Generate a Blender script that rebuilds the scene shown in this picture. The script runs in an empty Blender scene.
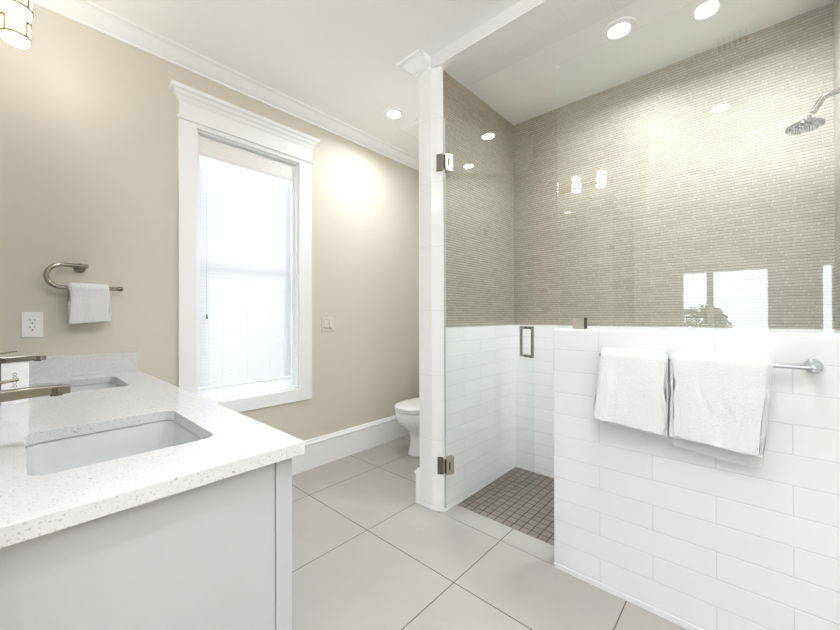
import bpy, bmesh, math, random
from mathutils import Vector, Matrix, noise
random.seed(7)
PI = math.pi
scene = bpy.context.scene
C = scene.collection

# ------------------------------------------------------------------ camera
FL, YAW, PITCH, ROLL, CY, CX = 364.713, 0.845278, 0.005014, -0.0034023, 314.298, 426.268
fw = Vector((math.sin(YAW) * math.cos(PITCH), math.cos(YAW) * math.cos(PITCH), math.sin(PITCH)))
rt0 = Vector((math.cos(YAW), -math.sin(YAW), 0)); up0 = rt0.cross(fw)
rt = rt0 * math.cos(ROLL) + up0 * math.sin(ROLL)
up = -rt0 * math.sin(ROLL) + up0 * math.cos(ROLL)
cd = bpy.data.cameras.new('camera'); cam = bpy.data.objects.new('camera', cd); C.objects.link(cam)
cam.matrix_world = Matrix(((rt.x, up.x, -fw.x, 0), (rt.y, up.y, -fw.y, 0), (rt.z, up.z, -fw.z, 1.2), (0, 0, 0, 1)))
cd.sensor_width = 36; cd.lens = FL / 840 * 36; cd.clip_start = 0.02
cd.shift_x = (420 - CX) / 840; cd.shift_y = (CY - 315) / 840
scene.camera = cam

# ------------------------------------------------------------------ world, exposure
w = bpy.data.worlds.new('world'); scene.world = w; w.use_nodes = True
bg = w.node_tree.nodes['Background']; bg.inputs[0].default_value = (0.80, 0.90, 1.0, 1); bg.inputs[1].default_value = 3.4
scene.view_settings.view_transform = 'Standard'; scene.view_settings.look = 'None'
scene.view_settings.exposure = 1.36; scene.view_settings.gamma = 1; scene.view_settings.use_curve_mapping = False
scene.cycles.max_bounces = 14; scene.cycles.diffuse_bounces = 8; scene.cycles.glossy_bounces = 6
scene.cycles.transparent_max_bounces = 24; scene.cycles.sample_clamp_indirect = 3; scene.cycles.sample_clamp_direct = 12
scene.cycles.caustics_reflective = False; scene.cycles.caustics_refractive = False

DOWN_W = 4.2      # watts per recessed light
def area(name, loc, rot, sx, sy, power, col=(1, 1, 1), shape='RECTANGLE', spread=PI):
    l = bpy.data.lights.new(name, 'AREA'); l.shape = shape; l.size = sx; l.size_y = sy
    l.energy = power; l.color = col; l.spread = spread
    o = bpy.data.objects.new(name, l); o.location = loc; o.rotation_euler = rot; C.objects.link(o); return o
# daylight entering through the tall windows of the bedroom behind and the bathroom window
DAY = (0.95, 0.98, 1.0)
for i, (y0, y1) in enumerate([(-0.22, 0.90)]):
    area('bedroom_daylight', (-4.62, (y0 + y1) / 2, 1.15), (0, -PI / 2, 0), 1.7, y1 - y0, 1, DAY).data.cycles.is_portal = True
area('window_daylight', (1.10, 2.80, 1.5), (-PI / 2, 0, 0), 0.70, 1.76, 1, DAY).data.cycles.is_portal = True

area('added_fill_uplight', (-1.3, -1.2, 1.8), (PI, 0, 0), .8, .8, 60, (.95, .97, 1))  # added fill light thrown at the ceiling; no lamp stands here
# ------------------------------------------------------------------ materials
def srgb(*c):
    return tuple(((v / 255) / 12.92 if v / 255 <= 0.04045 else ((v / 255 + 0.055) / 1.055) ** 2.4) for v in c) + (1,)
def mat(name, col, rough=0.5, metal=0.0, spec=0.5, emit=None, es=0, coat=0):
    m = bpy.data.materials.new(name); m.use_nodes = True; b = m.node_tree.nodes['Principled BSDF']
    b.inputs['Base Color'].default_value = col; b.inputs['Roughness'].default_value = rough
    b.inputs['Metallic'].default_value = metal; b.inputs['Specular IOR Level'].default_value = spec
    b.inputs['Coat Weight'].default_value = coat
    if emit: b.inputs['Emission Color'].default_value = emit; b.inputs['Emission Strength'].default_value = es
    return m
class N:
    def __init__(s, m): s.t = m.node_tree; s.b = s.t.nodes['Principled BSDF']
    def new(s, typ, **k):
        n = s.t.nodes.new(typ)
        for a, v in k.items(): setattr(n, a, v)
        return n
    def link(s, a, b): s.t.links.new(a, b)
    def m(s, op, a, b=None, c=None):
        n = s.new('ShaderNodeMath', operation=op)
        for i, v in enumerate((a, b, c)):
            if v is None: continue
            if isinstance(v, (int, float)): n.inputs[i].default_value = v
            else: s.link(v, n.inputs[i])
        return n.outputs[0]
    def ramp(s, v, f0, f1, t0=0.0, t1=1.0):
        n = s.new('ShaderNodeMapRange'); s.link(v, n.inputs[0])
        for i, q in enumerate((f0, f1, t0, t1)): n.inputs[i + 1].default_value = q
        return n.outputs[0]
    def mix(s, f, a, b):
        n = s.new('ShaderNodeMix', data_type='RGBA')
        if isinstance(f, (int, float)): n.inputs[0].default_value = f
        else: s.link(f, n.inputs[0])
        for i, v in ((6, a), (7, b)):
            if isinstance(v, tuple): n.inputs[i].default_value = v
            else: s.link(v, n.inputs[i])
        return n.outputs[2]
    def bump(s, h, strength, dist):
        n = s.new('ShaderNodeBump'); n.inputs['Strength'].default_value = strength; n.inputs['Distance'].default_value = dist
        s.link(h, n.inputs['Height']); s.link(n.outputs[0], s.b.inputs['Normal'])
    def noise(s, scale, detail=3, vec=None, rough=0.5):
        n = s.new('ShaderNodeTexNoise'); n.inputs['Scale'].default_value = scale; n.inputs['Detail'].default_value = detail
        n.inputs['Roughness'].default_value = rough
        g = vec or s.new('ShaderNodeNewGeometry').outputs['Position']
        s.link(g, n.inputs['Vector']); return n.outputs[0]

def tile(name, col, col2, grout, u, v, pu, pv, u0, v0, gw, offset='half', rough=0.2, bump=0.3, mottled=0.0, tilt=0.0, vcol=None):
    m = mat(name, col, rough); n = N(m)
    sep = n.new('ShaderNodeSeparateXYZ'); n.link(n.new('ShaderNodeNewGeometry').outputs['Position'], sep.inputs[0])
    V = n.m('DIVIDE', n.m('SUBTRACT', sep.outputs[v], v0), pv); row = n.m('FLOOR', V); fv = n.m('FRACT', V)
    U = n.m('DIVIDE', n.m('SUBTRACT', sep.outputs[u], u0), pu)
    if offset == 'half': U = n.m('ADD', U, n.m('MULTIPLY', n.m('FLOORED_MODULO', row, 2), 0.5))
    if offset == 'rand':
        wn = n.new('ShaderNodeTexWhiteNoise', noise_dimensions='1D'); n.link(row, wn.inputs['W']); U = n.m('ADD', U, wn.outputs[0])
    colm = n.m('FLOOR', U); fu = n.m('FRACT', U)
    du = n.m('MULTIPLY', n.m('MINIMUM', fu, n.m('SUBTRACT', 1, fu)), pu)
    dv = n.m('MULTIPLY', n.m('MINIMUM', fv, n.m('SUBTRACT', 1, fv)), pv)
    d = n.m('MINIMUM', du, dv)
    mask = n.ramp(d, gw * 0.35, gw * 0.65)
    cb = n.new('ShaderNodeCombineXYZ'); n.link(row, cb.inputs[0]); n.link(colm, cb.inputs[1])
    wn2 = n.new('ShaderNodeTexWhiteNoise', noise_dimensions='3D'); n.link(cb.outputs[0], wn2.inputs['Vector'])
    f = wn2.outputs[0]
    if mottled:
        f = n.m('ADD', n.m('MULTIPLY', f, 1 - mottled), n.m('MULTIPLY', n.ramp(n.noise(3.2, 6, rough=0.6), 0.3, 0.7), mottled))
    c = n.mix(f, col, col2)
    if vcol:
        c = n.mix(n.ramp(du, gw * .25, gw * .45), vcol, c); mask = n.ramp(dv, gw * 0.3, gw * 0.6)
    n.link(n.mix(mask, grout, c), n.b.inputs['Base Color'])
    n.link(n.ramp(mask, 0, 1, 0.8, rough), n.b.inputs['Roughness'])
    h = n.ramp(d, gw * 0.2, gw * 1.1)
    if tilt: h = n.m('ADD', h, n.m('MULTIPLY', wn2.outputs[0], tilt))
    n.bump(h, bump, 0.002)
    return m

M = {}
M['wall'] = mat('beige_paint', srgb(213, 208, 196), 0.75, spec=0.25)
n = N(M['wall']); n.bump(n.noise(180, 3), 0.04, 0.002)
M['wall2'] = mat('pale_paint', srgb(238, 237, 234), 0.8, spec=0.25)
M['ceil'] = mat('ceiling_white', srgb(249, 249, 249), 0.85, spec=0.2)
M['trim'] = mat('trim_white', srgb(246, 247, 248), 0.35)
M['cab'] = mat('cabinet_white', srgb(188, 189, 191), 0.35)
M['halftile'] = tile('white_subway_tile', srgb(229, 229, 230), srgb(226, 226, 227), srgb(208, 209, 210), 1, 2, .403, .1013, .097, .026, .0032, 'half', 0.10, .35)
M['endtile'] = tile('white_end_tile', srgb(246, 246, 246), srgb(243, 243, 243), srgb(220, 221, 222), 1, 2, 4.0, .399, 1.0, .035, .003, 'none', 0.10, .3)
M['wainY'] = tile('shower_white_tile_side', srgb(249, 249, 250), srgb(245, 245, 246), srgb(220, 220, 221), 0, 2, .40, .0905, 1.75, .041, .0032, 'half', 0.10, .35)
M['wainX'] = tile('shower_white_tile_back', srgb(249, 249, 250), srgb(245, 245, 246), srgb(220, 220, 221), 1, 2, .40, .0905, 1.25, .041, .0032, 'half', 0.10, .35)
M['soffit'] = tile('soffit_white_tile', srgb(243, 243, 243), srgb(240, 240, 241), srgb(236, 236, 237), 1, 0, .403, .10, .902, 1.712, .003, 'half', 0.6, .2)
M['headface'] = tile('header_white_tile', srgb(232, 232, 232), srgb(230, 230, 231), srgb(230, 230, 231), 1, 2, .403, .3, 1.10, 2.7, .003, 'none', 0.12, .3)
bA, bB, bG = srgb(178, 172, 159), srgb(165, 159, 146), srgb(126, 119, 105)  # grout darkened to paint in the shadow under proud tile edges
M['stickX'] = tile('beige_stick_mosaic_back', bA, bB, bG, 1, 2, .085, .0160, 0, .002, .0030, 'rand', 0.46, .5, tilt=.8, vcol=srgb(206, 201, 190))
M['stickY'] = tile('beige_stick_mosaic_side', bA, bB, bG, 0, 2, .085, .0160, 0, .002, .0030, 'rand', 0.46, .5, tilt=.8, vcol=srgb(206, 201, 190))
M['floor'] = tile('grey_floor_tile', srgb(173, 170, 165), srgb(165, 162, 157), srgb(80, 77, 73), 0, 1, .6075, .609, 1.3125, 1.004, .0042, 'none', 0.33, .25, mottled=.75)
M['thresh'] = tile('threshold_tile', srgb(173, 170, 165), srgb(165, 162, 157), srgb(80, 77, 73), 0, 1, 3.0, .609, 1.0, 1.004, .0042, 'none', 0.33, .25, mottled=.75)
M['mosaic'] = tile('brown_grey_square_mosaic', srgb(132, 125, 117), srgb(112, 105, 98), srgb(66, 61, 56), 0, 1, .0530, .0530, 1.868, 1.400, .0055, 'none', 0.45, .4, mottled=.35)
M['seam'] = mat('dark_grout', srgb(118, 113, 107), 0.8)

M['quartz'] = mat('white_speckled_quartz', srgb(216, 216, 217), 0.09); n = N(M['quartz'])
def specks(n, scale, thr, soft, seed):
    v = n.new('ShaderNodeTexVoronoi'); v.inputs['Scale'].default_value = scale; v.inputs['Randomness'].default_value = 1
    g = n.new('ShaderNodeNewGeometry'); off = n.new('ShaderNodeVectorMath', operation='ADD'); off.inputs[1].default_value = (seed, seed * 2, seed * 3)
    n.link(g.outputs['Position'], off.inputs[0]); n.link(off.outputs[0], v.inputs['Vector'])
    s = n.new('ShaderNodeSeparateColor'); n.link(v.outputs['Color'], s.inputs[0])
    size = n.m('MULTIPLY', s.outputs[0], thr)
    return n.ramp(n.m('SUBTRACT', v.outputs['Distance'], size), 0.0, soft, 1.0, 0.0), s
m1, s1 = specks(n, 190, .44, .05, 0); m2, s2 = specks(n, 60, .17, .03, 3.3); m3, s3 = specks(n, 240, .38, .08, 7.7)
c = n.mix(n.m('MULTIPLY', m1, n.ramp(s1.outputs[1], .15, .8)), srgb(216, 216, 217), srgb(192, 191, 190))
c = n.mix(n.m('MULTIPLY', m3, n.ramp(s3.outputs[1], .5, 1)), c, srgb(196, 195, 194))
c = n.mix(n.m('MULTIPLY', m2, n.ramp(s2.outputs[1], .6, .9)), c, srgb(150, 147, 143))
n.link(c, n.b.inputs['Base Color'])

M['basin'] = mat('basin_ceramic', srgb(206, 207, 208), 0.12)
M['ceramic'] = mat('white_ceramic', srgb(244, 244, 244), 0.06)
M['plastic'] = mat('white_plastic', srgb(243, 243, 242), 0.3)
M['seatpl'] = mat('white_seat_plastic', srgb(245, 245, 245), 0.2)
M['beigepl'] = mat('beige_plate', srgb(215, 209, 196), 0.35)
M['dark'] = mat('dark_slot', srgb(70, 68, 66), 0.6)
M['nickel'] = mat('brushed_nickel', srgb(146, 141, 132), 0.16, 1.0)
M['nickeldk'] = mat('polished_nickel_dark', srgb(122, 117, 109), 0.14, 1.0)
M['chrome'] = mat('chrome', srgb(205, 208, 212), 0.06, 1.0)
M['plate'] = mat('satin_nickel_plate', srgb(192, 184, 168), 0.38, 0.85)
M['black'] = mat('black_gasket', srgb(40, 38, 36), 0.35)
M['brass'] = mat('aged_brass', srgb(126, 104, 46), 0.5, 0.5)
M['mirror'] = mat('mirror_glass', (0.9, 0.9, 0.9, 1), 0.01, 1.0)
M['box'] = mat('white_card', srgb(248, 248, 248), 0.5)
M['ink'] = mat('grey_ink', srgb(150, 150, 150), 0.6)
M['lens'] = mat('light_lens', (1, 1, 1, 1), 0.5, emit=(1, 0.98, 0.95, 1), es=6)
M['shade'] = mat('glowing_frosted_glass', (1, 1, 1, 1), 0.4, emit=(1, 0.985, 0.96, 1), es=6)
M['rubber'] = mat('clear_seal', srgb(190, 195, 192), 0.3)
M['leaf'] = mat('tree_leaf', srgb(66, 84, 56), 0.7)
M['trunk'] = mat('tree_bark', srgb(104, 92, 78), 0.8)
M['ground'] = mat('lawn', srgb(140, 142, 120), 0.9)

# terry cloth
M['towel'] = mat('white_terry', srgb(240, 240, 241), 0.95, spec=0.1); n = N(M['towel'])
n.b.inputs['Sheen Weight'].default_value = 0.3
n.bump(n.noise(170, 4, rough=.75), 0.9, 0.006)
# blinds: thin white cloth-like slats that let light through
def translucent(name, col, f):
    m = bpy.data.materials.new(name); m.use_nodes = True; t = m.node_tree; t.nodes.remove(t.nodes['Principled BSDF'])
    d = t.nodes.new('ShaderNodeBsdfDiffuse'); tr = t.nodes.new('ShaderNodeBsdfTranslucent'); mx = t.nodes.new('ShaderNodeMixShader')
    d.inputs[0].default_value = col; tr.inputs[0].default_value = col; mx.inputs[0].default_value = f
    t.links.new(d.outputs[0], mx.inputs[1]); t.links.new(tr.outputs[0], mx.inputs[2]); t.links.new(mx.outputs[0], t.nodes['Material Output'].inputs[0])
    return m
M['slat'] = translucent('blind_slat', srgb(228, 228, 230), 0.012)
# clear glass: tinted see-through with a mirror reflection growing at grazing angles
def glass(name, tint, base, grow):
    m = bpy.data.materials.new(name); m.use_nodes = True; t = m.node_tree; t.nodes.remove(t.nodes['Principled BSDF'])
    tr = t.nodes.new('ShaderNodeBsdfTransparent'); tr.inputs[0].default_value = tint
    gl = t.nodes.new('ShaderNodeBsdfGlossy'); gl.inputs['Roughness'].default_value = 0.0; gl.inputs[0].default_value = (1, 1, 1, 1)
    lw = t.nodes.new('ShaderNodeLayerWeight'); lw.inputs[0].default_value = 0.5
    p = t.nodes.new('ShaderNodeMath'); p.operation = 'POWER'; p.inputs[1].default_value = 4.0
    r = t.nodes.new('ShaderNodeMapRange'); r.inputs[3].default_value = base; r.inputs[4].default_value = grow
    mx = t.nodes.new('ShaderNodeMixShader')
    t.links.new(lw.outputs['Facing'], p.inputs[0]); t.links.new(p.outputs[0], r.inputs[0]); t.links.new(r.outputs[0], mx.inputs[0])
    t.links.new(tr.outputs[0], mx.inputs[1]); t.links.new(gl.outputs[0], mx.inputs[2]); t.links.new(mx.outputs[0], t.nodes['Material Output'].inputs[0])
    return m
M['glass'] = glass('shower_glass', (0.974, 0.986, 0.979, 1), 0.045, 0.9)
M['edge'] = mat('glass_edge', srgb(205, 212, 206), 0.1)
M['pane'] = glass('window_glass', (0.97, 0.98, 0.98, 1), 0.04, 0.9)

# ------------------------------------------------------------------ mesh helpers
class MB:
    def __init__(s): s.bm = bmesh.new()
    def box(s, x0, x1, y0, y1, z0, z1, mtx=None):
        v = [s.bm.verts.new(p) for p in ((x0, y0, z0), (x1, y0, z0), (x1, y1, z0), (x0, y1, z0), (x0, y0, z1), (x1, y0, z1), (x1, y1, z1), (x0, y1, z1))]
        if mtx:
            for q in v: q.co = mtx @ q.co
        for f in ((3, 2, 1, 0), (4, 5, 6, 7), (0, 1, 5, 4), (1, 2, 6, 5), (2, 3, 7, 6), (3, 0, 4, 7)): s.bm.faces.new([v[i] for i in f])
        return s
    def rings(s, rings, cap=True):
        R = [[s.bm.verts.new(p) for p in r] for r in rings]; k = len(R[0])
        for a, b in zip(R, R[1:]):
            for i in range(k): s.bm.faces.new((a[i], a[(i + 1) % k], b[(i + 1) % k], b[i]))
        if cap: s.bm.faces.new(list(reversed(R[0]))); s.bm.faces.new(R[-1])
        return s
    def tube(s, path, r, k=16, flat=1.0):
        path = [Vector(p) for p in path]; rs = r if isinstance(r, (list, tuple)) else [r] * len(path); rings = []
        prev = None
        for i, p in enumerate(path):
            d = (path[min(i + 1, len(path) - 1)] - path[max(i - 1, 0)]).normalized()
            if prev is None:
                a = Vector((0, 0, 1)) if abs(d.z) < .9 else Vector((1, 0, 0)); sd = d.cross(a).normalized()
            else: sd = (prev - d * prev.dot(d)).normalized()
            prev = sd; q = d.cross(sd)
            rings.append([p + (sd * math.cos(2 * PI * j / k) + q * math.sin(2 * PI * j / k) * flat) * rs[i] for j in range(k)])
        return s.rings(rings)
    def lathe(s, prof, c=(0, 0, 0), axis='z', k=32, cap=True):
        rings = []
        for r, h in prof:
            ring = []
            for j in range(k):
                a = 2 * PI * j / k; u, v = r * math.cos(a), r * math.sin(a)
                ring.append({'z': (c[0] + u, c[1] + v, c[2] + h), 'x': (c[0] + h, c[1] + u, c[2] + v), 'y': (c[0] + v, c[1] + h, c[2] + u)}[axis])
            rings.append(ring)
        return s.rings(rings, cap)
    def prism(s, poly, axis, a, b):
        def P(p, h): return {'x': (h, p[0], p[1]), 'y': (p[0], h, p[1]), 'z': (p[0], p[1], h)}[axis]
        return s.rings([[P(p, a) for p in poly], [P(p, b) for p in poly]])
    def build(s, name, m, parent=None, smooth=False, bevel=0, seg=2, sub=0):
        bmesh.ops.recalc_face_normals(s.bm, faces=s.bm.faces)
        me = bpy.data.meshes.new(name); s.bm.to_mesh(me); s.bm.free(); me.materials.append(M[m] if isinstance(m, str) else m)
        o = bpy.data.objects.new(name, me); C.objects.link(o)
        if smooth:
            me.shade_smooth(); me.set_sharp_from_angle(angle=math.radians(40))
        if bevel:
            b = o.modifiers.new('bevel', 'BEVEL'); b.width = bevel; b.segments = seg; b.limit_method = 'ANGLE'; b.angle_limit = math.radians(40)
        if sub:
            b = o.modifiers.new('sub', 'SUBSURF'); b.levels = sub; b.render_levels = sub
        if parent:
            me.transform(Matrix.Translation(-parent.location)); o.parent = parent
        return o
def struct(o): o['kind'] = 'structure'; return o
def tag(o, label, cat, group=None):
    o['label'] = label; o['category'] = cat
    if group: o['group'] = group
    return o
def empty(name, loc=(0, 0, 0), label=None, cat=None, group=None):
    o = bpy.data.objects.new(name, None); o.location = loc; o.empty_display_size = .05; C.objects.link(o)
    if label: tag(o, label, cat, group)
    return o
def sbox(name, m, *b, bevel=0): return struct(MB().box(*b).build(name, m, bevel=bevel))
def copy_tree(o, parent=None):
    c = o.copy(); C.objects.link(c); c.parent = parent
    for ch in list(o.children): copy_tree(ch, c)
    return c

# ------------------------------------------------------------------ the room
YW = 2.608; ZC = 2.81; ZS = 2.738; XP = 1.712
mb = MB(); mb.box(-4.6, 2.95, -3.0, 3.5, -.10, -.012)
struct(mb.build('floor_slab', 'seam')).name = 'floor'
mb = MB()
for b in [(-4.6, XP + .008, -3.0, YW), (XP + .008, 2.95, 1.44, YW), (-4.6, -.22, YW, 3.5)]: mb.box(b[0], b[1], b[2], b[3], -.012, 0)
struct(mb.build('floor', 'floor'))
# tiled threshold and shower floor
sbox('trim_1', 'thresh', 1.724, 1.866, .708, 1.441, -.012, 0)
sbox('floor', 'mosaic', 1.868, 2.66, -.30, 1.41, -.012, -.003)
sbox('floor', 'thresh', 1.72, 1.868, -.30, .70, -.012, -.003)

# window wall with its opening
X0, X1, Z0, Z1 = .757, 1.455, .645, 2.385
mb = MB(); mb.box(-.22, X0, YW, YW + .17, 0, ZC).box(X1, 3.05, YW, YW + .17, 0, ZC).box(X0, X1, YW, YW + .17, 0, Z0).box(X0, X1, YW, YW + .17, Z1, ZC)
struct(mb.build('wall_window_side', 'wall')).name = 'wall_left'
sbox('wall_vanity_side', 'wall', -.22, -.1005, .66, YW, 0, ZC)
sbox('wall_toilet_side', 'wall', 2.95, 3.05, 1.43, YW, 0, ZC)
sbox('wall_partition', 'wall2', 1.75, 2.95, 1.44, 1.58, 0, ZC)
sbox('wall_shower_back', 'wall2', 2.69, 2.80, -.43, 1.44, 0, ZC)
sbox('wall_shower_right', 'wall2', XP, 2.69, -.43, -.335, 0, ZC)
sbox('wall_front', 'wall', XP, XP + .1, -3.0, -.43, 0, ZC)
sbox('wall_behind', 'wall', -4.6, XP, -3.1, -3.0, 0, ZC)
# ceilings
sbox('ceiling', 'ceil', -4.7, XP, -3.1, 3.6, ZC, ZC + .1)
sbox('ceiling', 'ceil', XP, 3.05, 1.50, YW + .17, ZC, ZC + .1)
sbox('ceiling_shower', 'ceil', XP + .02, 2.69, -.335, 1.44, ZS, ZC + .1).name = 'ceiling'
sbox('trim_2', 'headface', XP, XP + .02, -.335, 1.473, ZS, ZC + .02)
sbox('trim_3', 'soffit', XP + .0, XP + .30, -.315, 1.42, ZS - .004, ZS)
# shower tile
sbox('wall_tile_side_upper', 'stickY', 1.75, 2.69, 1.42, 1.44, 1.127, ZS)
sbox('wall_tile_side_lower', 'wainY', 1.75, 2.69, 1.402, 1.44, -.01, 1.127)
sbox('wall_tile_back_upper', 'stickX', 2.67, 2.69, -.335, 1.42, 1.127, ZS)
sbox('wall_tile_back_lower', 'wainX', 2.65, 2.69, -.335, 1.402, -.01, 1.127)
sbox('wall_tile_right_upper', 'stickY', 1.83, 2.67, -.335, -.315, 1.127, ZS)
sbox('wall_tile_right_lower', 'wainY', 1.83, 2.65, -.335, -.305, -.01, 1.127)
# tiled wall end (pillar)
struct(MB().prism([(XP, 1.473), (1.7425, 1.4045), (1.750, 1.4045), (1.750, 1.58), (XP, 1.58)], 'z', 0, ZC).build('wall_end_pillar', 'endtile', bevel=.002))
# half wall
sbox('wall_half', 'halftile', XP, 1.83, -.335, .706, 0, 1.130, bevel=.002)
sbox('trim_4', 'trim', XP + .003, 1.832, -.335, .704, 1.130, 1.137, bevel=.002)
sbox('trim_5', 'halftile', XP - .006, XP, -.335, .706, 0, .024, bevel=.001)

# baseboards: flat board with a small moulded top
def base_prof(d=1):
    return [(0, 0), (.016, 0), (.016, .185), (.020, .190), (.022, .200), (.012, .212), (.010, .224), (0, .230)]
mb = MB(); mb.prism([(YW - a, z) for a, z in base_prof()], 'x', .45, 2.95)
struct(mb.build('baseboard_left', 'trim'))
mb = MB(); mb.prism([(1.58 + a * 2.2, z) for a, z in base_prof()], 'x', XP + .001, 2.95)
struct(mb.build('baseboard_partition', 'trim'))
mb = MB(); mb.prism([(2.95 - a, z) for a, z in base_prof()], 'y', 1.60, YW - .022)
struct(mb.build('baseboard_right', 'trim'))
# crown moulding
CR = [(0, 2.733), (.012, 2.733), (.014, 2.745), (.028, 2.752), (.050, 2.768), (.070, 2.788), (.078, 2.796), (.098, 2.799), (.102, 2.81), (0, 2.81)]
mb = MB(); mb.prism([(YW - a, z) for a, z in CR], 'x', -.10, 2.95)
struct(mb.build('trim_6', 'trim', smooth=True))
# crown wrapping the pillar end
mb = MB(); rings = []
for k in range(3):
    ring = []
    for a, z in CR:
        if k == 0: ring.append((XP - a, 1.473, z))
        if k == 1: ring.append((XP - a, 1.58 + a, z))
        if k == 2: ring.append((2.95, 1.58 + a, z))
    rings.append(ring)
mb.rings(rings); struct(mb.build('trim_7', 'trim', smooth=True))

# bedroom beyond
mb = MB(); wins = [(-.92, -.82), (-.22, .47), (.56, .90)]
ys = -3.0
for y0, y1 in wins: mb.box(-4.6, -4.5, ys, y0, 0, ZC); mb.box(-4.6, -4.5, y0, y1, 0, .30); mb.box(-4.6, -4.5, y0, y1, 1.95, ZC); ys = y1
mb.box(-4.6, -4.5, ys, 3.5, 0, ZC)
struct(mb.build('wall_bedroom', 'wall2'))
sbox('wall_bedroom_side', 'wall2', -4.6, -.22, 3.5, 3.6, 0, ZC)
sbox('wall_bedroom_inner', 'wall2', -.32, -.22, YW, 3.5, 0, ZC)
for i, (y0, y1) in enumerate(wins):
    e = struct(empty('window_%d' % (i + 2), (-4.55, (y0 + y1) / 2, .30)))
    f = MB(); f.box(-4.50, -4.48, y0 - .05, y0, .28, 2.0).box(-4.50, -4.48, y1, y1 + .05, .28, 2.0).box(-4.50, -4.48, y0, y1, 1.95, 2.0).box(-4.50, -4.47, y0, y1, .27, .30)
    f.build('window_frame', 'trim', e)

# ------------------------------------------------------------------ bathroom window
we = struct(empty('window_1', (1.106, YW, Z0)))
mb = MB()
mb.box(X0 - .098, X0, YW - .018, YW, Z0 - .092, 2.412).box(X1, X1 + .103, YW - .018, YW, Z0 - .092, 2.412).box(X0, X1, YW - .018, YW, Z0 - .092, Z0).box(X0, X1, YW - .018, YW, Z1, 2.412)
mb.build('casing', 'trim', we, bevel=.002)
XA, XB = X0 - .098, X1 + .103
MB().box(XA - .014, XB + .014, YW - .032, YW, 2.412, 2.424).build('fillet', 'trim', we, bevel=.004, seg=3)
MB().box(XA, XB, YW - .020, YW, 2.424, 2.53).build('frieze', 'trim', we)
mb = MB(); pr = [(.022, 2.520), (.030, 2.532), (.034, 2.545), (.046, 2.556), (.052, 2.572), (.064, 2.580), (.066, 2.602)]
rings = []
for a, z in pr: rings.append([(XA - a + .02, YW, z), (XB + a - .02, YW, z), (XB + a - .02, YW - a, z), (XA - a + .02, YW - a, z)])
mb.rings(rings); mb.build('crown_cap', 'trim', we)
mb = MB()   # jamb lining and stops
mb.box(X0, X0 + .012, YW, YW + .16, Z0, Z1).box(X1 - .012, X1, YW, YW + .16, Z0, Z1).box(X0, X1, YW, YW + .16, Z1 - .012, Z1).box(X0, X1, YW, YW + .16, Z0, Z0 + .012)
mb.box(X1 - .030, X1 - .012, YW + .035, YW + .16, Z0, Z1).box(X0 + .012, X0 + .030, YW + .035, YW + .16, Z0, Z1).box(X0 + .012, X1 - .012, YW + .03, YW + .16, Z0 + .012, Z0 + .030)
mb.build('jamb', 'trim', we, bevel=.002)
def sash(nm, y0, z0, z1, bars, brail, trail):
    f = MB(); a, b = X0 + .030, X1 - .030
    f.box(a, a + .045, y0, y0 + .03, z0, z1).box(b - .045, b, y0, y0 + .03, z0, z1).box(a + .045, b - .045, y0, y0 + .03, z0, z0 + brail).box(a + .045, b - .045, y0, y0 + .03, z1 - trail, z1)
    if bars:
        xm = (a + b) / 2 - .01; zm = 1.945
        f.box(xm - .011, xm + .011, y0 + .004, y0 + .026, z0 + brail, z1 - trail).box(a + .045, b - .045, y0 + .003, y0 + .027, zm - .011, zm + .011)
    f.build(nm, 'trim', we)
    MB().box(a + .04, b - .04, y0 + .012, y0 + .017, z0 + brail - .005, z1 - trail + .005).build('pane', 'pane', we)
sash('lower_sash', YW + .092, Z0 + .02, 1.555, False, .075, .04)
sash('upper_sash', YW + .125, 1.515, Z1 - .012, True, .04, .05)

# blind
bl = empty('window_blind', (1.09, YW + .05, Z1 - .02), 'white horizontal slat blind lowered over the bathroom window', 'blind')
bx0, bx1, by = X0 + .016, X1 - .034, YW + .058
MB().box(bx0, bx1, by - .024, by + .012, 2.325, 2.368).build('headrail', 'plastic', bl)
mb = MB(); mb.prism([(by - .030, 2.240), (by - .024, 2.240), (by - .024, 2.365), (by - .030, 2.365), (by - .034, 2.35), (by - .034, 2.255)], 'x', bx0, bx1)
for k in range(5): mb.box(bx0, bx1, by - .036, by - .034, 2.262 + k * .02, 2.274 + k * .02)
mb.build('valance', 'plastic', bl)
mb = MB(); t = math.radians(66); hw = .0125
zz = 2.25
while zz > .745:
    for s in (0,):
        c, sn = math.cos(t) * hw, math.sin(t) * hw
        v = [mb.bm.verts.new(p) for p in ((bx0, by - c, zz - sn), (bx1, by - c, zz - sn), (bx1, by, zz + .0016), (bx0, by, zz + .0016), (bx1, by + c, zz + sn), (bx0, by + c, zz + sn))]
        mb.bm.faces.new((v[0], v[1], v[2], v[3])); mb.bm.faces.new((v[3], v[2], v[4], v[5]))
    zz -= .0205
o = mb.build('slats', 'slat', bl); sm = o.modifiers.new('s', 'SOLIDIFY'); sm.thickness = .0008
MB().box(bx0, bx1, by - .014, by + .012, .722, .740).build('bottom_rail', 'plastic', bl, bevel=.003)
for x in (.84, .925, 1.085, 1.25, 1.36):
    MB().tube([(x, by - .0145, 2.26), (x, by - .0145, .735)], .0008, 6).build('ladder_cord', 'plastic', bl)
MB().tube([(.826, by - .032, 2.24), (.825, by - .032, 1.215)], .0011, 6).build('pull_cord', 'beigepl', bl)
MB().lathe([(.001, .0), (.005, -.006), (.004, -.014), (.007, -.022), (.005, -.030), (.001, -.032)], (.825, by - .032, 1.217), k=12).build('tassel', 'nickeldk', bl, smooth=True)

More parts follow.
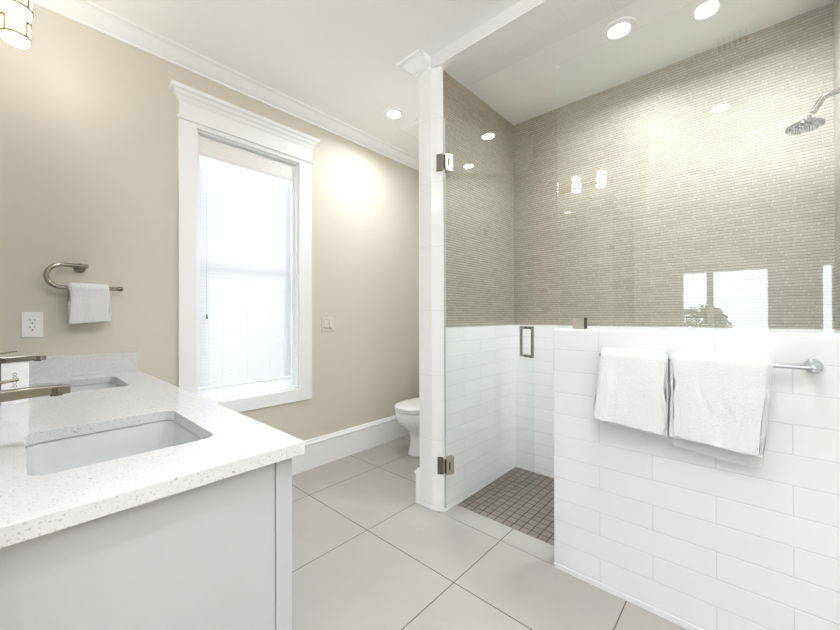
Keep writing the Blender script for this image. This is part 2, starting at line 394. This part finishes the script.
# ------------------------------------------------------------------ vanity
ZT = .9015
va = empty('vanity_cabinet', (.17, 1.7, 0), 'long white bathroom vanity cabinet standing against the beige wall', 'vanity')
cx0, cx1, cy0, cy1 = -.098, .42, .82, YW
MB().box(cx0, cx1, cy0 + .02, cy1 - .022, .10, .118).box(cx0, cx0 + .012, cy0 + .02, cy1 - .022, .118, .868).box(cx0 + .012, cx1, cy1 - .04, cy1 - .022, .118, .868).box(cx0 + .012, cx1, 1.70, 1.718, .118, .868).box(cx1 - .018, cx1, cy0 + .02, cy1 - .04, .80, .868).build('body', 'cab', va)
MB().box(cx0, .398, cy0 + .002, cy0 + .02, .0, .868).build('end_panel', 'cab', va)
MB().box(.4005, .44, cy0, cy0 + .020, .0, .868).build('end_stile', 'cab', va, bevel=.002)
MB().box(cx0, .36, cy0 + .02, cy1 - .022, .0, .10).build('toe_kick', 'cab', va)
yy = cy0 + .03
knob = None
for wd, kind in ((.36, 'door'), (.36, 'door'), (.32, 'drawer'), (.36, 'door'), (.345, 'door')):
    spans = [(.12, .85)] if kind == 'door' else [(.12, .36), (.37, .61), (.62, .85)]
    for z0, z1 in spans:
        f = MB(); y0, y1 = yy + .003, yy + wd - .003
        f.box(.42, .432, y0, y1, z0, z1).box(.432, .44, y0, y0 + .05, z0, z1).box(.432, .44, y1 - .05, y1, z0, z1).box(.432, .44, y0 + .05, y1 - .05, z0, z0 + .05).box(.432, .44, y0 + .05, y1 - .05, z1 - .05, z1)
        d = f.build(kind, 'cab', va)
    yy += wd

# countertop with two cut-outs
SX0, SX1 = .016, .336
SINKS = [(1.000, 1.400), (2.025, 2.425)]
def rrect(x0, x1, y0, y1, r, k=6):
    pts = []
    for cx, cy, a0 in ((x1 - r, y1 - r, 0), (x0 + r, y1 - r, PI / 2), (x0 + r, y0 + r, PI), (x1 - r, y0 + r, 3 * PI / 2)):
        for j in range(k + 1):
            a = a0 + PI / 2 * j / k; pts.append((cx + r * math.cos(a), cy + r * math.sin(a)))
    return pts
ct = empty('countertop', (.18, 1.7, .87), 'white speckled quartz countertop with two rectangular sink cut-outs', 'countertop')
bm = bmesh.new()
def loop(pts, z): 
    vs = [bm.verts.new((p[0], p[1], z)) for p in pts]
    return vs, [bm.edges.new((vs[i], vs[(i + 1) % len(vs)])) for i in range(len(vs))]
outer = [(-.10, .800), (.462, .800), (.462, YW - .001), (-.10, YW - .001)]
loops = [outer] + [rrect(SX0, SX1, a, b, .035) for a, b in SINKS]
for z in (ZT, ZT - .031):
    E_ = []; L_ = []
    for lp in loops: vs, es = loop(lp, z); E_ += es; L_.append(vs)
    bmesh.ops.triangle_fill(bm, edges=E_, use_beauty=True)
    if z == ZT: top = L_
for A, B in zip(top, L_):
    for i in range(len(A)): bm.faces.new((A[i], A[(i + 1) % len(A)], B[(i + 1) % len(A)], B[i]))
m_ = MB(); m_.bm.free(); m_.bm = bm
m_.build('slab', 'quartz', ct, bevel=.0015, seg=2)
MB().box(-.08, .462, YW - .021, YW - .001, ZT, ZT + .103).build('side_splash', 'quartz', ct, bevel=.0012)
MB().box(-.10, -.08, .80, YW - .001, ZT, ZT + .103).build('back_splash', 'quartz', ct, bevel=.0012)

def ring_rr(x0, x1, y0, y1, r, z): return [(p[0], p[1], z) for p in rrect(x0, x1, y0, y1, r)]
def make_sink():
    y0, y1 = SINKS[0]; e = empty('sink', ((SX0 + SX1) / 2, (y0 + y1) / 2, ZT - .2))
    mb = MB(); L = []
    zt = ZT - .0315
    for d, z, r in ((-.020, zt, .05), (-.006, zt, .04), (-.004, zt - .004, .04), (.004, zt - .05, .045), (.012, zt - .11, .05), (.035, zt - .14, .055), (.09, zt - .146, .05), (.135, zt - .148, .02)):
        L.append(ring_rr(SX0 + d, SX1 - d, y0 + d, y1 - d, r, z))
    for d, z, r in ((.135, zt - .156, .02), (.030, zt - .150, .055), (-.002, zt - .11, .05), (-.014, zt - .01, .045), (-.020, zt - .006, .05)):
        L.append(ring_rr(SX0 + d, SX1 - d, y0 + d, y1 - d, r, z))
    L.append(L[0]); mb.rings(L, cap=False); bmesh.ops.remove_doubles(mb.bm, verts=mb.bm.verts, dist=1e-6)
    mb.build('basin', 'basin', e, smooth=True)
    MB().lathe([(.024, 0), (.022, .003), (.012, .004), (.010, .006), (.001, .0065)], ((SX0 + SX1) / 2, (y0 + y1) / 2, zt - .150), k=24).build('drain', 'chrome', e, smooth=True)
    return e
def make_faucet():
    fy = 1.215; e = empty('faucet', (-.058, fy, ZT))
    MB().lathe([(.027, 0), (.027, .006), (.022, .009), (.0215, .135), (.018, .139)], (-.058, fy, ZT), k=28).build('body', 'nickeldk', e, smooth=True)
    mb = MB(); rings = []
    for x, zc, th in ((-.070, .126, .012), (-.02, .128, .0115), (.02, .1295, .0108), (.05, .1298, .0102), (.075, .1295, .0098), (.088, .1288, .0094)):
        rings.append([(x, fy - .015, ZT + zc - th), (x, fy + .015, ZT + zc - th), (x, fy + .015, ZT + zc + th), (x, fy - .015, ZT + zc + th)])
    mb.rings(rings); mb.build('spout', 'nickel', e, bevel=.002)
    MB().lathe([(.0112, .005), (.0112, -.014), (.009, -.015)], (.064, fy - .006, ZT + .131), k=20).build('aerator', 'nickeldk', e, smooth=True)
    MB().lathe([(.016, 0), (.014, .010), (.0, .011)], (-.058, fy, ZT + .1390), k=20, cap=False).build('cap', 'nickeldk', e, smooth=True)
    mb = MB(); rings = []
    for x, zc in ((-.075, .152), (-.03, .156), (.006, .1615)):
        rings.append([(x, fy - .010, ZT + zc - .003), (x, fy + .010, ZT + zc - .003), (x, fy + .010, ZT + zc + .002), (x, fy - .010, ZT + zc + .002)])
    mb.rings(rings); mb.build('lever', 'nickel', e, bevel=.001)
    return e
DY = SINKS[1][0] - SINKS[0][0]
s1 = make_sink(); s2 = copy_tree(s1); s2.location.y += DY
tag(s1, 'white rectangular undermount sink nearest the front end of the counter', 'sink', 'undermount sinks')
tag(s2, 'white rectangular undermount sink next to the beige wall splash', 'sink', 'undermount sinks')
f1 = make_faucet(); f2 = copy_tree(f1); f2.location.y += DY; f2.location.z += .0
tag(f1, 'brushed nickel faucet with flat spout over the nearer sink', 'faucet', 'vanity faucets')
tag(f2, 'brushed nickel faucet with flat spout at the far sink, behind the white box', 'faucet', 'vanity faucets')

# soap carton between the faucets
sb = empty('soap_box', (.002, 1.925, ZT), 'small white carton with grey lettering standing between the faucets', 'box')
MB().box(-.031, .033, 1.905, 1.945, ZT, ZT + .137).build('carton', 'box', sb, bevel=.0015)
cu = bpy.data.curves.new('lettering', 'FONT'); cu.body = 'bosso'; cu.size = .022; cu.extrude = .0001; cu.align_x = 'CENTER'; cu.align_y = 'CENTER'
tmp = bpy.data.objects.new('tmp', cu); C.objects.link(tmp); bpy.context.view_layer.update()
me = bpy.data.meshes.new_from_object(tmp.evaluated_get(bpy.context.evaluated_depsgraph_get())); bpy.data.objects.remove(tmp)
me.materials.clear(); me.materials.append(M['ink'])
lo = bpy.data.objects.new('lettering', me); C.objects.link(lo); lo.parent = sb
lo.matrix_local = Matrix.Translation((-.004, -.0203, .082)) @ Matrix.Rotation(PI / 2, 4, 'X') @ Matrix.Rotation(PI / 2, 4, 'Z')

# ------------------------------------------------------------------ towel ring, towel, outlet, switch
tr = empty('towel_ring', (.228, YW, 1.46), 'open C-shaped nickel towel ring mounted on the beige wall', 'towel ring')
MB().lathe([(.0, 0), (.024, 0), (.024, -.006), (.019, -.010), (.011, -.012), (.010, -.050), (0, -.052)], (.222, YW, 1.456), 'y', 24, cap=False).build('wall_mount', 'nickeldk', tr, smooth=True)
ty = YW - .055; path = [(.250, ty, 1.462), (.20, ty, 1.462), (.155, ty, 1.462)]
for k in range(1, 16):
    a = PI / 2 + PI * k / 16; path.append((.156 + .056 * math.cos(a), ty, 1.4055 + .0565 * math.sin(a)))
path += [(.16, ty, 1.349), (.25, ty, 1.350), (.375, ty, 1.352)]
MB().tube(path, .0100, 16).build('ring_bar', 'nickel', tr, smooth=True)
MB().lathe([(0, 0), (.0105, .0), (.0115, .008), (.0125, .020), (.010, .026), (0, .027)], (.363, ty, 1.352), 'x', 20, cap=False).build('end_cap', 'nickeldk', tr, smooth=True)

def cloth(name, axis, a0, a1, bar, rr, th, zf, zb, parent, layers=1, amp=.004, flare=0.0, seed=0, side=-1, skew=0.0, na=44, m='towel'):
    """sheet folded over a bar. axis 'x' or 'y' = direction of the bar; side -1/+1 = where the front hangs."""
    mb = MB(); bx, bz = bar
    for L in range(layers):
        r = rr + L * (th + .0016); rows = []
        zfl = zf + (layers - 1 - L) * -.0 + L * .004; zbl = zb - (layers - 1 - L) * .004
        prof = []
        nf = 26
        for i in range(nf): prof.append((-r, zfl + (bz - zfl) * i / nf, 1 - i / nf))
        for i in range(11):
            a = PI - PI * i / 10; prof.append((r * math.cos(a), bz + r * math.sin(a) * .9, 0))
        for i in range(1, nf): prof.append((r, bz + (zbl - bz) * i / (nf - 1), i / (nf - 1)))
        def P(d, z, s, t, off):
            u = a0 + (a1 - a0) * t; q = (d + (off if d > 0 else -off) * (1 if s > 0 else 0))
            if s == 0:
                k_ = (r + off) / r; q = d * k_; z = bz + (z - bz) * k_
            nz = noise.noise(Vector((u * 14 + seed, z * 4 + seed * 2, L * .7))) * amp + noise.noise(Vector((u * 38 + seed, z * 7, L * 2.1))) * amp * .35
            front = 1 if d < 0 else -.3
            fold = (math.sin(u * 46 + seed + z * 5) * .5 + math.sin(u * 83 + seed * 3 - z * 3) * .3) * amp
            q -= (abs(nz) * 1.6 + (fold + amp * .6) * .7) * min(1, s * 2.2) * front
            u += (max(0, t - .5) * max(flare, 0) + max(0, .5 - t) * max(-flare, 0)) * 2 * s + noise.noise(Vector((seed, z * 11, t * 2 + L * 3.3))) * .011 * min(1, s * 3) - (t - .5) * .006 * (layers - 1 - L) * 0 - (t - .5) * .009 * L
            z += skew * (t - .5) * s + noise.noise(Vector((u * 9, seed, 1.3 + L))) * .006 * (s > .9)
            q = q * (-side)
            return (u, bx + q, z) if axis == 'x' else (bx + q, u, z)
        rings = []
        for j in range(na + 1):
            t = j / na; e = min(t, 1 - t) * na; tk = th * (.5 if e < .5 else .85 if e < 1.5 else 1)
            o_ = [P(d, z, s, t, tk / 2) for d, z, s in prof]; i_ = [P(d, z, s, t, -tk / 2) for d, z, s in reversed(prof)]
            rings.append(o_ + i_)
        mb.rings(rings)
    return mb.build(name, m, parent, smooth=True)
o = cloth('hand_towel', 'x', .176, .330, (ty, 1.351), .0150, .007, 1.172, 1.19, None, 2, .003, .010, 3.0, -1, .012, na=26)
tag(o, 'small white hand towel folded over the wall towel ring', 'hand towel')

ol = empty('outlet', (.056, YW, 1.165), 'white double power outlet on the beige wall above the counter', 'outlet')
MB().box(.020, .092, YW - .006, YW, 1.104, 1.226).build('plate', 'plastic', ol, bevel=.003)
MB().box(.039, .073, YW - .008, YW - .005, 1.131, 1.199).build('socket_insert', 'plastic', ol, bevel=.001)
for zc in (1.182, 1.148):
    mb = MB(); mb.box(.0468, .0490, YW - .0088, YW - .0075, zc, zc + .009).box(.0628, .0650, YW - .0088, YW - .0075, zc, zc + .009).lathe([(.003, -.0088), (.003, -.0075)], (.056, YW, zc - .009), 'y', 12)
    mb.build('socket_slots', 'dark', ol)
sw = empty('light_switch', (1.715, YW, 1.133), 'beige double light switch plate on the wall right of the window', 'light switch')
MB().box(1.655, 1.772, YW - .006, YW, 1.074, 1.194).build('plate', 'beigepl', sw, bevel=.003)
for x in (1.690, 1.737):
    MB().prism([(YW - .0055, 1.10), (YW - .013, 1.106), (YW - .008, 1.168), (YW - .0055, 1.168)], 'x', x - .015, x + .015).build('rocker', 'beigepl', sw)

# ------------------------------------------------------------------ toilet
to = empty('toilet', (2.45, 2.19, 0), 'white floor-standing toilet with closed lid behind the tiled wall end', 'toilet')
def oval(xf, xb, hw, z, yc=2.19, k=40):
    cx = xf + min(.20, (xb - xf) * .45); pts = []
    for j in range(k):
        a = 2 * PI * j / k; c_, s_ = math.cos(a), math.sin(a)
        if c_ < 0: x = cx + c_ * (cx - xf)
        else: x = cx + (abs(c_) ** .7) * (xb - cx)
        pts.append((x, yc + hw * (abs(s_) ** .9) * (1 if s_ >= 0 else -1), z))
    return pts
mb = MB(); mb.rings([oval(*a) for a in [(q[0] + .045,) + q[1:] for q in ((2.215, 2.72, .105, 0), (2.213, 2.72, .108, .012), (2.225, 2.72, .098, .05), (2.235, 2.72, .092, .14), (2.212, 2.72, .108, .20), (2.160, 2.72, .148, .25), (2.115, 2.72, .172, .30), (2.101, 2.72, .180, .34), (2.100, 2.72, .181, .376), (2.110, 2.715, .172, .381))]])
mb.build('bowl', 'ceramic', to, smooth=True)
mb = MB(); mb.rings([oval(*a) for a in ((2.155, 2.66, .170, .3925), (2.142, 2.665, .184, .395), (2.142, 2.665, .184, .404), (2.155, 2.66, .170, .4065))])
mb.build('seat', 'seatpl', to, smooth=True)
mb = MB(); mb.rings([oval(*a) for a in ((2.155, 2.66, .170, .4115), (2.141, 2.665, .185, .414), (2.142, 2.665, .184, .424), (2.153, 2.65, .174, .431), (2.185, 2.62, .140, .436), (2.25, 2.55, .07, .438))])
mb.build('lid', 'seatpl', to, smooth=True)
MB().box(2.70, 2.905, 1.985, 2.395, .385, .74).build('tank', 'ceramic', to, bevel=.02, seg=4)
MB().box(2.69, 2.915, 1.975, 2.405, .741, .775).build('tank_lid', 'ceramic', to, bevel=.01, seg=3)
MB().box(2.685, 2.70, 2.02, 2.08, .68, .695).build('flush_handle', 'chrome', to, bevel=.004)

# ------------------------------------------------------------------ shower glass
A = math.radians(24.6); HX, HY = 1.744, 1.398
DM = Matrix.Translation((HX, HY, 0)) @ Matrix.Rotation(-A, 4, 'Z')
gd = empty('shower_door', (HX, HY, 0), 'frameless glass shower door standing open into the shower', 'shower door')
DW = .685; DZ0, DZ1 = .028, 2.412
def gpanel(par, mtx, x0, x1, y0, y1, z0, z1):
    mb = MB(); mb.box(x0, x1, y0, y1, z0, z1, mtx); o = mb.build('glass_panel', 'glass', par); o.data.materials.append(M['edge'])
    return o
gpanel(gd, DM, .006, DW, -.0045, .0045, DZ0, DZ1)
MB().box(.001, .006, -.006, .006, DZ0, DZ1, DM).build('side_seal', 'rubber', gd)
for z0, z1 in ((2.092, 2.197), (.232, .337)):
    zc = (z0 + z1) / 2
    h = MB().box(.004, .058, -.013, -.0046, z0, z1, DM).box(.004, .058, .0046, .013, z0, z1, DM).box(.002, .016, -.0046, .0046, z0 + .02, z1 - .02, DM).build('hinge', 'plate', gd, bevel=.002)
    dx_, dy_ = (1.712 - 1.7425), (1.473 - 1.4045); PM = Matrix.Translation((1.7425, 1.4045, 0)) @ Matrix.Rotation(math.atan2(dy_, dx_), 4, 'Z')
    MB().box(.002, .040, .0005, .0065, z0, z1, PM).build('hinge_wall_plate', 'nickeldk', gd, bevel=.001)
    MB().tube([tuple(DM @ Vector((.000, -.008, z0 + .012))), tuple(DM @ Vector((.000, -.008, z1 - .012)))], .007, 14).build('hinge_pin', 'black', gd, smooth=True)
    MB().box(.022, .030, -.0142, -.0128, z0 + .03, z1 - .03, DM).build('hinge_slot', 'black', gd)
mb = MB(); t0 = .625; hz0, hz1 = .918, 1.128
for sg in (-1, 1):
    mb.box(t0 - .009, t0 + .009, sg * .058 - .006, sg * .058 + .006, hz0, hz1, DM)
    for z in (hz0, hz1 - .018):
        a, b = sorted((sg * .0048, sg * .052)); mb.box(t0 - .009, t0 + .009, a, b, z, z + .018, DM)
mb.build('pull_handle', 'nickel', gd, bevel=.002)

fg = empty('fixed_glass_panel', (1.76, .2, 1.137), 'tall fixed glass panel standing on the white tiled half wall', 'glass panel')
gpanel(fg, None, 1.7555, 1.7645, -.332, .701, 1.1375, 2.424)
for y in (.574, -.28):
    MB().box(1.748, 1.7553, y, y + .052, 1.1375, 1.187).box(1.7647, 1.772, y, y + .052, 1.1375, 1.187).build('clamp', 'plate', fg, bevel=.001)
    MB().box(1.747, 1.773, y - .006, y - .001, 1.1375, 1.189).build('clamp_gasket', 'black', fg)

# ------------------------------------------------------------------ shower head
sh = empty('shower_head', (2.25, -.315, 2.13), 'round chrome rain shower head on a bent wall arm', 'shower head')
hx = 2.25
MB().lathe([(0, 0), (.030, 0), (.030, .006), (.014, .012), (0, .012)], (hx, -.3148, 2.125), 'y', 24, cap=False).build('wall_flange', 'chrome', sh, smooth=True)
MB().tube([(hx, -.305, 2.125), (hx, -.26, 2.122), (hx, -.242, 2.116), (hx, -.229, 2.102), (hx, -.206, 2.060)], .0115, 16).build('arm', 'nickel', sh, smooth=True)
MB().lathe([(0, .0), (.013, .002), (.015, .012), (.012, .020), (.010, .030), (0, .03)], (hx, -.191, 2.022), k=20, cap=False).build('swivel_joint', 'nickeldk', sh, smooth=True)
MB().lathe([(0, .034), (.012, .034), (.016, .022), (.052, .014), (.060, .008), (.061, 0), (.056, -.004), (0, -.005)], (hx, -.182, 2.006), k=40, cap=False).build('spray_disc', 'nickeldk', sh, smooth=True)
mb = MB()
for rr_, nn in ((.048, 16), (.034, 11), (.019, 6)):
    for k in range(nn):
        a = 2 * PI * k / nn; mb.lathe([(.0028, 0), (.002, -.005)], (hx + rr_ * math.cos(a), -.182 + rr_ * math.sin(a), 2.001), k=8)
mb.build('nozzles', 'plastic', sh)

# ------------------------------------------------------------------ towel bar and bath towels
BX, BZ = 1.648, 1.034
tb = empty('towel_bar', (1.65, .19, 1.03), 'straight chrome towel bar fixed to the white tiled half wall', 'towel bar')
MB().tube([(BX, .478, BZ), (BX, -.165, BZ)], .0075, 16).build('bar', 'chrome', tb, smooth=True)
for y in (.455, -.152):
    MB().lathe([(0, 0), (.022, 0), (.023, -.006), (.018, -.014), (.013, -.022), (.0125, -.055), (.014, -.066), (.012, -.074), (0, -.076)], (XP, y, BZ), 'x', 24, cap=False).build('post', 'chrome', tb, smooth=True)
o = cloth('bath_towel', 'y', .232, .470, (BX, BZ), .0125, .0075, .755, .745, None, 3, .010, .026, 1.7, -1, .022)
tag(o, 'white terry bath towel hanging on the half-wall bar, left of the two', 'bath towel', 'bath towels on the bar')
o = cloth('bath_towel', 'y', -.055, .224, (BX, BZ), .0125, .0065, .738, .706, None, 4, .010, -.026, 9.1, -1, .018)
tag(o, 'white terry bath towel on the half-wall bar, nearest the chrome bar end', 'bath towel', 'bath towels on the bar')

# ------------------------------------------------------------------ recessed lights
def downlight(x, y, z, label, power=DOWN_W, first=[None]):
    if first[0] is None:
        e = empty('recessed_light', (x, y, z))
        MB().lathe([(.052, -.001), (.055, -.006), (.085, -.005), (.088, 0), (.052, 0)], (x, y, z), k=40, cap=False).build('trim_ring', 'ceil', e, smooth=True)
        MB().lathe([(0, -.0015), (.0515, -.0015), (.0515, 0), (0, 0)], (x, y, z), k=40, cap=False).build('lens', 'lens', e)
        first[0] = e
    else:
        e = copy_tree(first[0]); e.location = (x, y, z)
    l = bpy.data.lights.new('bulb', 'AREA'); l.shape = 'DISK'; l.size = .10; l.energy = power; l.color = (.93, .96, 1); l.spread = math.radians(158)
    lo = bpy.data.objects.new('bulb', l); lo.location = (x, y, z - .008); C.objects.link(lo)
    tag(e, label, 'ceiling light', 'recessed ceiling lights'); return e
downlight(2.00, 2.11, ZC, 'round recessed ceiling light near the window, left of the tiled pillar')
downlight(2.157, .518, ZS, 'round recessed light in the shower ceiling above the glass', 5)
downlight(1.11, .16, ZC, 'round recessed light reflected at the top of the fixed glass')
downlight(-.11, .16, ZC, 'round recessed light seen only as a small reflection in the fixed glass')

downlight(2.05, -.10, ZS, 'round recessed light added unseen to brighten the shower, just above the picture', 4.5)  # extra unseen light, put in to brighten the shower
# exhaust fan grille and air vent
ef = empty('exhaust_fan', (2.30, 2.10, ZC), 'square white exhaust fan grille on the ceiling behind the pillar', 'exhaust fan')
mb = MB(); mb.rings([[(2.17, 1.96, ZC), (2.45, 1.96, ZC), (2.45, 2.24, ZC), (2.17, 2.24, ZC)], [(2.17, 1.96, ZC - .012), (2.45, 1.96, ZC - .012), (2.45, 2.24, ZC - .012), (2.17, 2.24, ZC - .012)], [(2.20, 1.99, ZC - .026), (2.42, 1.99, ZC - .026), (2.42, 2.21, ZC - .026), (2.20, 2.21, ZC - .026)]])
mb.build('cover', 'plastic', ef)
mb = MB()
for k in range(9): mb.box(2.21, 2.41, 2.0 + k * .023, 2.012 + k * .023, ZC - .028, ZC - .0262)
mb.build('grille', 'trim', ef)
av = empty('air_vent', (.74, .06, ZC), 'white slatted ceiling air vent reflected in the top of the glass', 'air vent')
MB().box(.655, .825, -.015, .145, ZC - .006, ZC).build('frame', 'plastic', av)
mb = MB()
for k in range(6): mb.box(.672, .808, .001 + k * .024, .013 + k * .024, ZC - .009, ZC - .0062)
mb.build('slots', 'nickeldk', av)

# ------------------------------------------------------------------ vanity lights
def make_vlight():
    yc = 1.22; e = empty('vanity_light', (-.10, yc, 2.44))
    MB().box(-.10, -.085, yc - .30, yc + .30, 2.415, 2.465).build('backplate', 'brass', e, bevel=.003)
    for dy in (-.22, 0, .22):
        y = yc + dy; sx = .0
        MB().tube([(-.086, y, 2.44), (-.062, y, 2.44), (-.048, y, 2.44)], .006, 12).build('arm', 'brass', e, smooth=True)
        s = MB().lathe([(.0, 2.362), (.018, 2.363), (.034, 2.367), (.041, 2.374), (.0425, 2.384), (.0425, 2.512), (.030, 2.514), (0, 2.514)], (sx, y, 0), k=32, cap=False).build('shade', 'shade', e, smooth=True)
        mb = MB()
        for z in (2.387, 2.452, 2.498): mb.lathe([(.0428, z), (.0465, z), (.0465, z + .010), (.0428, z + .010), (.0428, z)], (sx, y, 0), k=32, cap=False)
        for a in (-PI / 4, PI / 4, 3 * PI / 4, -3 * PI / 4):
            mb.box(.0430, .0462, -.004, .004, 2.387, 2.503, Matrix.Translation((sx, y, 0)) @ Matrix.Rotation(a, 4, 'Z'))
        mb.box(-.050, -.0435, -.006 + y, .006 + y, 2.43, 2.46)
        mb.build('cage', 'brass', e, smooth=False)
    return e
v1 = make_vlight(); v2 = copy_tree(v1); v2.location.y += .885
tag(v1, 'three-shade brass vanity light seen as a reflection in the glass, above the nearer sink', 'wall light', 'vanity lights')
tag(v2, 'glowing brass-banded vanity light at the top left, above the far sink', 'wall light', 'vanity lights')
mi = MB().box(-.099, -.094, .76, 2.52, 1.06, 2.25).build('vanity_mirror', 'mirror')
tag(mi, 'large frameless mirror on the wall above the vanity, dimly reflected in the glass', 'mirror')

# ------------------------------------------------------------------ outside the bedroom window
sbox('ground', 'ground', -40, -4.7, -20, 20, -1.2, -1.0).name = 'floor'
te = empty('tree', (-11.0, 1.55, -1.0), 'bushy green tree outside, reflected at the foot of the glass', 'tree')
MB().tube([(-11, 1.55, -1.0), (-11.02, 1.5, -.2), (-11, 1.52, .7)], [.12, .1, .07], 10).build('trunk', 'trunk', te, smooth=True)
mb = MB()
for k in range(900):
    a = random.uniform(0, 2 * PI); b = random.uniform(-.5, 1); r = random.uniform(.5, 1) ** .5
    c_ = Vector((-11 + .9 * r * math.cos(a) * math.sqrt(1 - b * b * .8), 1.45 + 1.05 * r * math.sin(a) * math.sqrt(1 - b * b * .8), .86 + .66 * r * b))
    u = Vector([random.gauss(0, 1) for _ in range(3)]).normalized(); v = u.orthogonal().normalized(); s = random.uniform(.06, .14)
    q = [mb.bm.verts.new(c_ + d) for d in (u * s, v * s * .4, -u * s, -v * s * .4)]; mb.bm.faces.new(q)
mb.build('foliage', 'leaf', te)
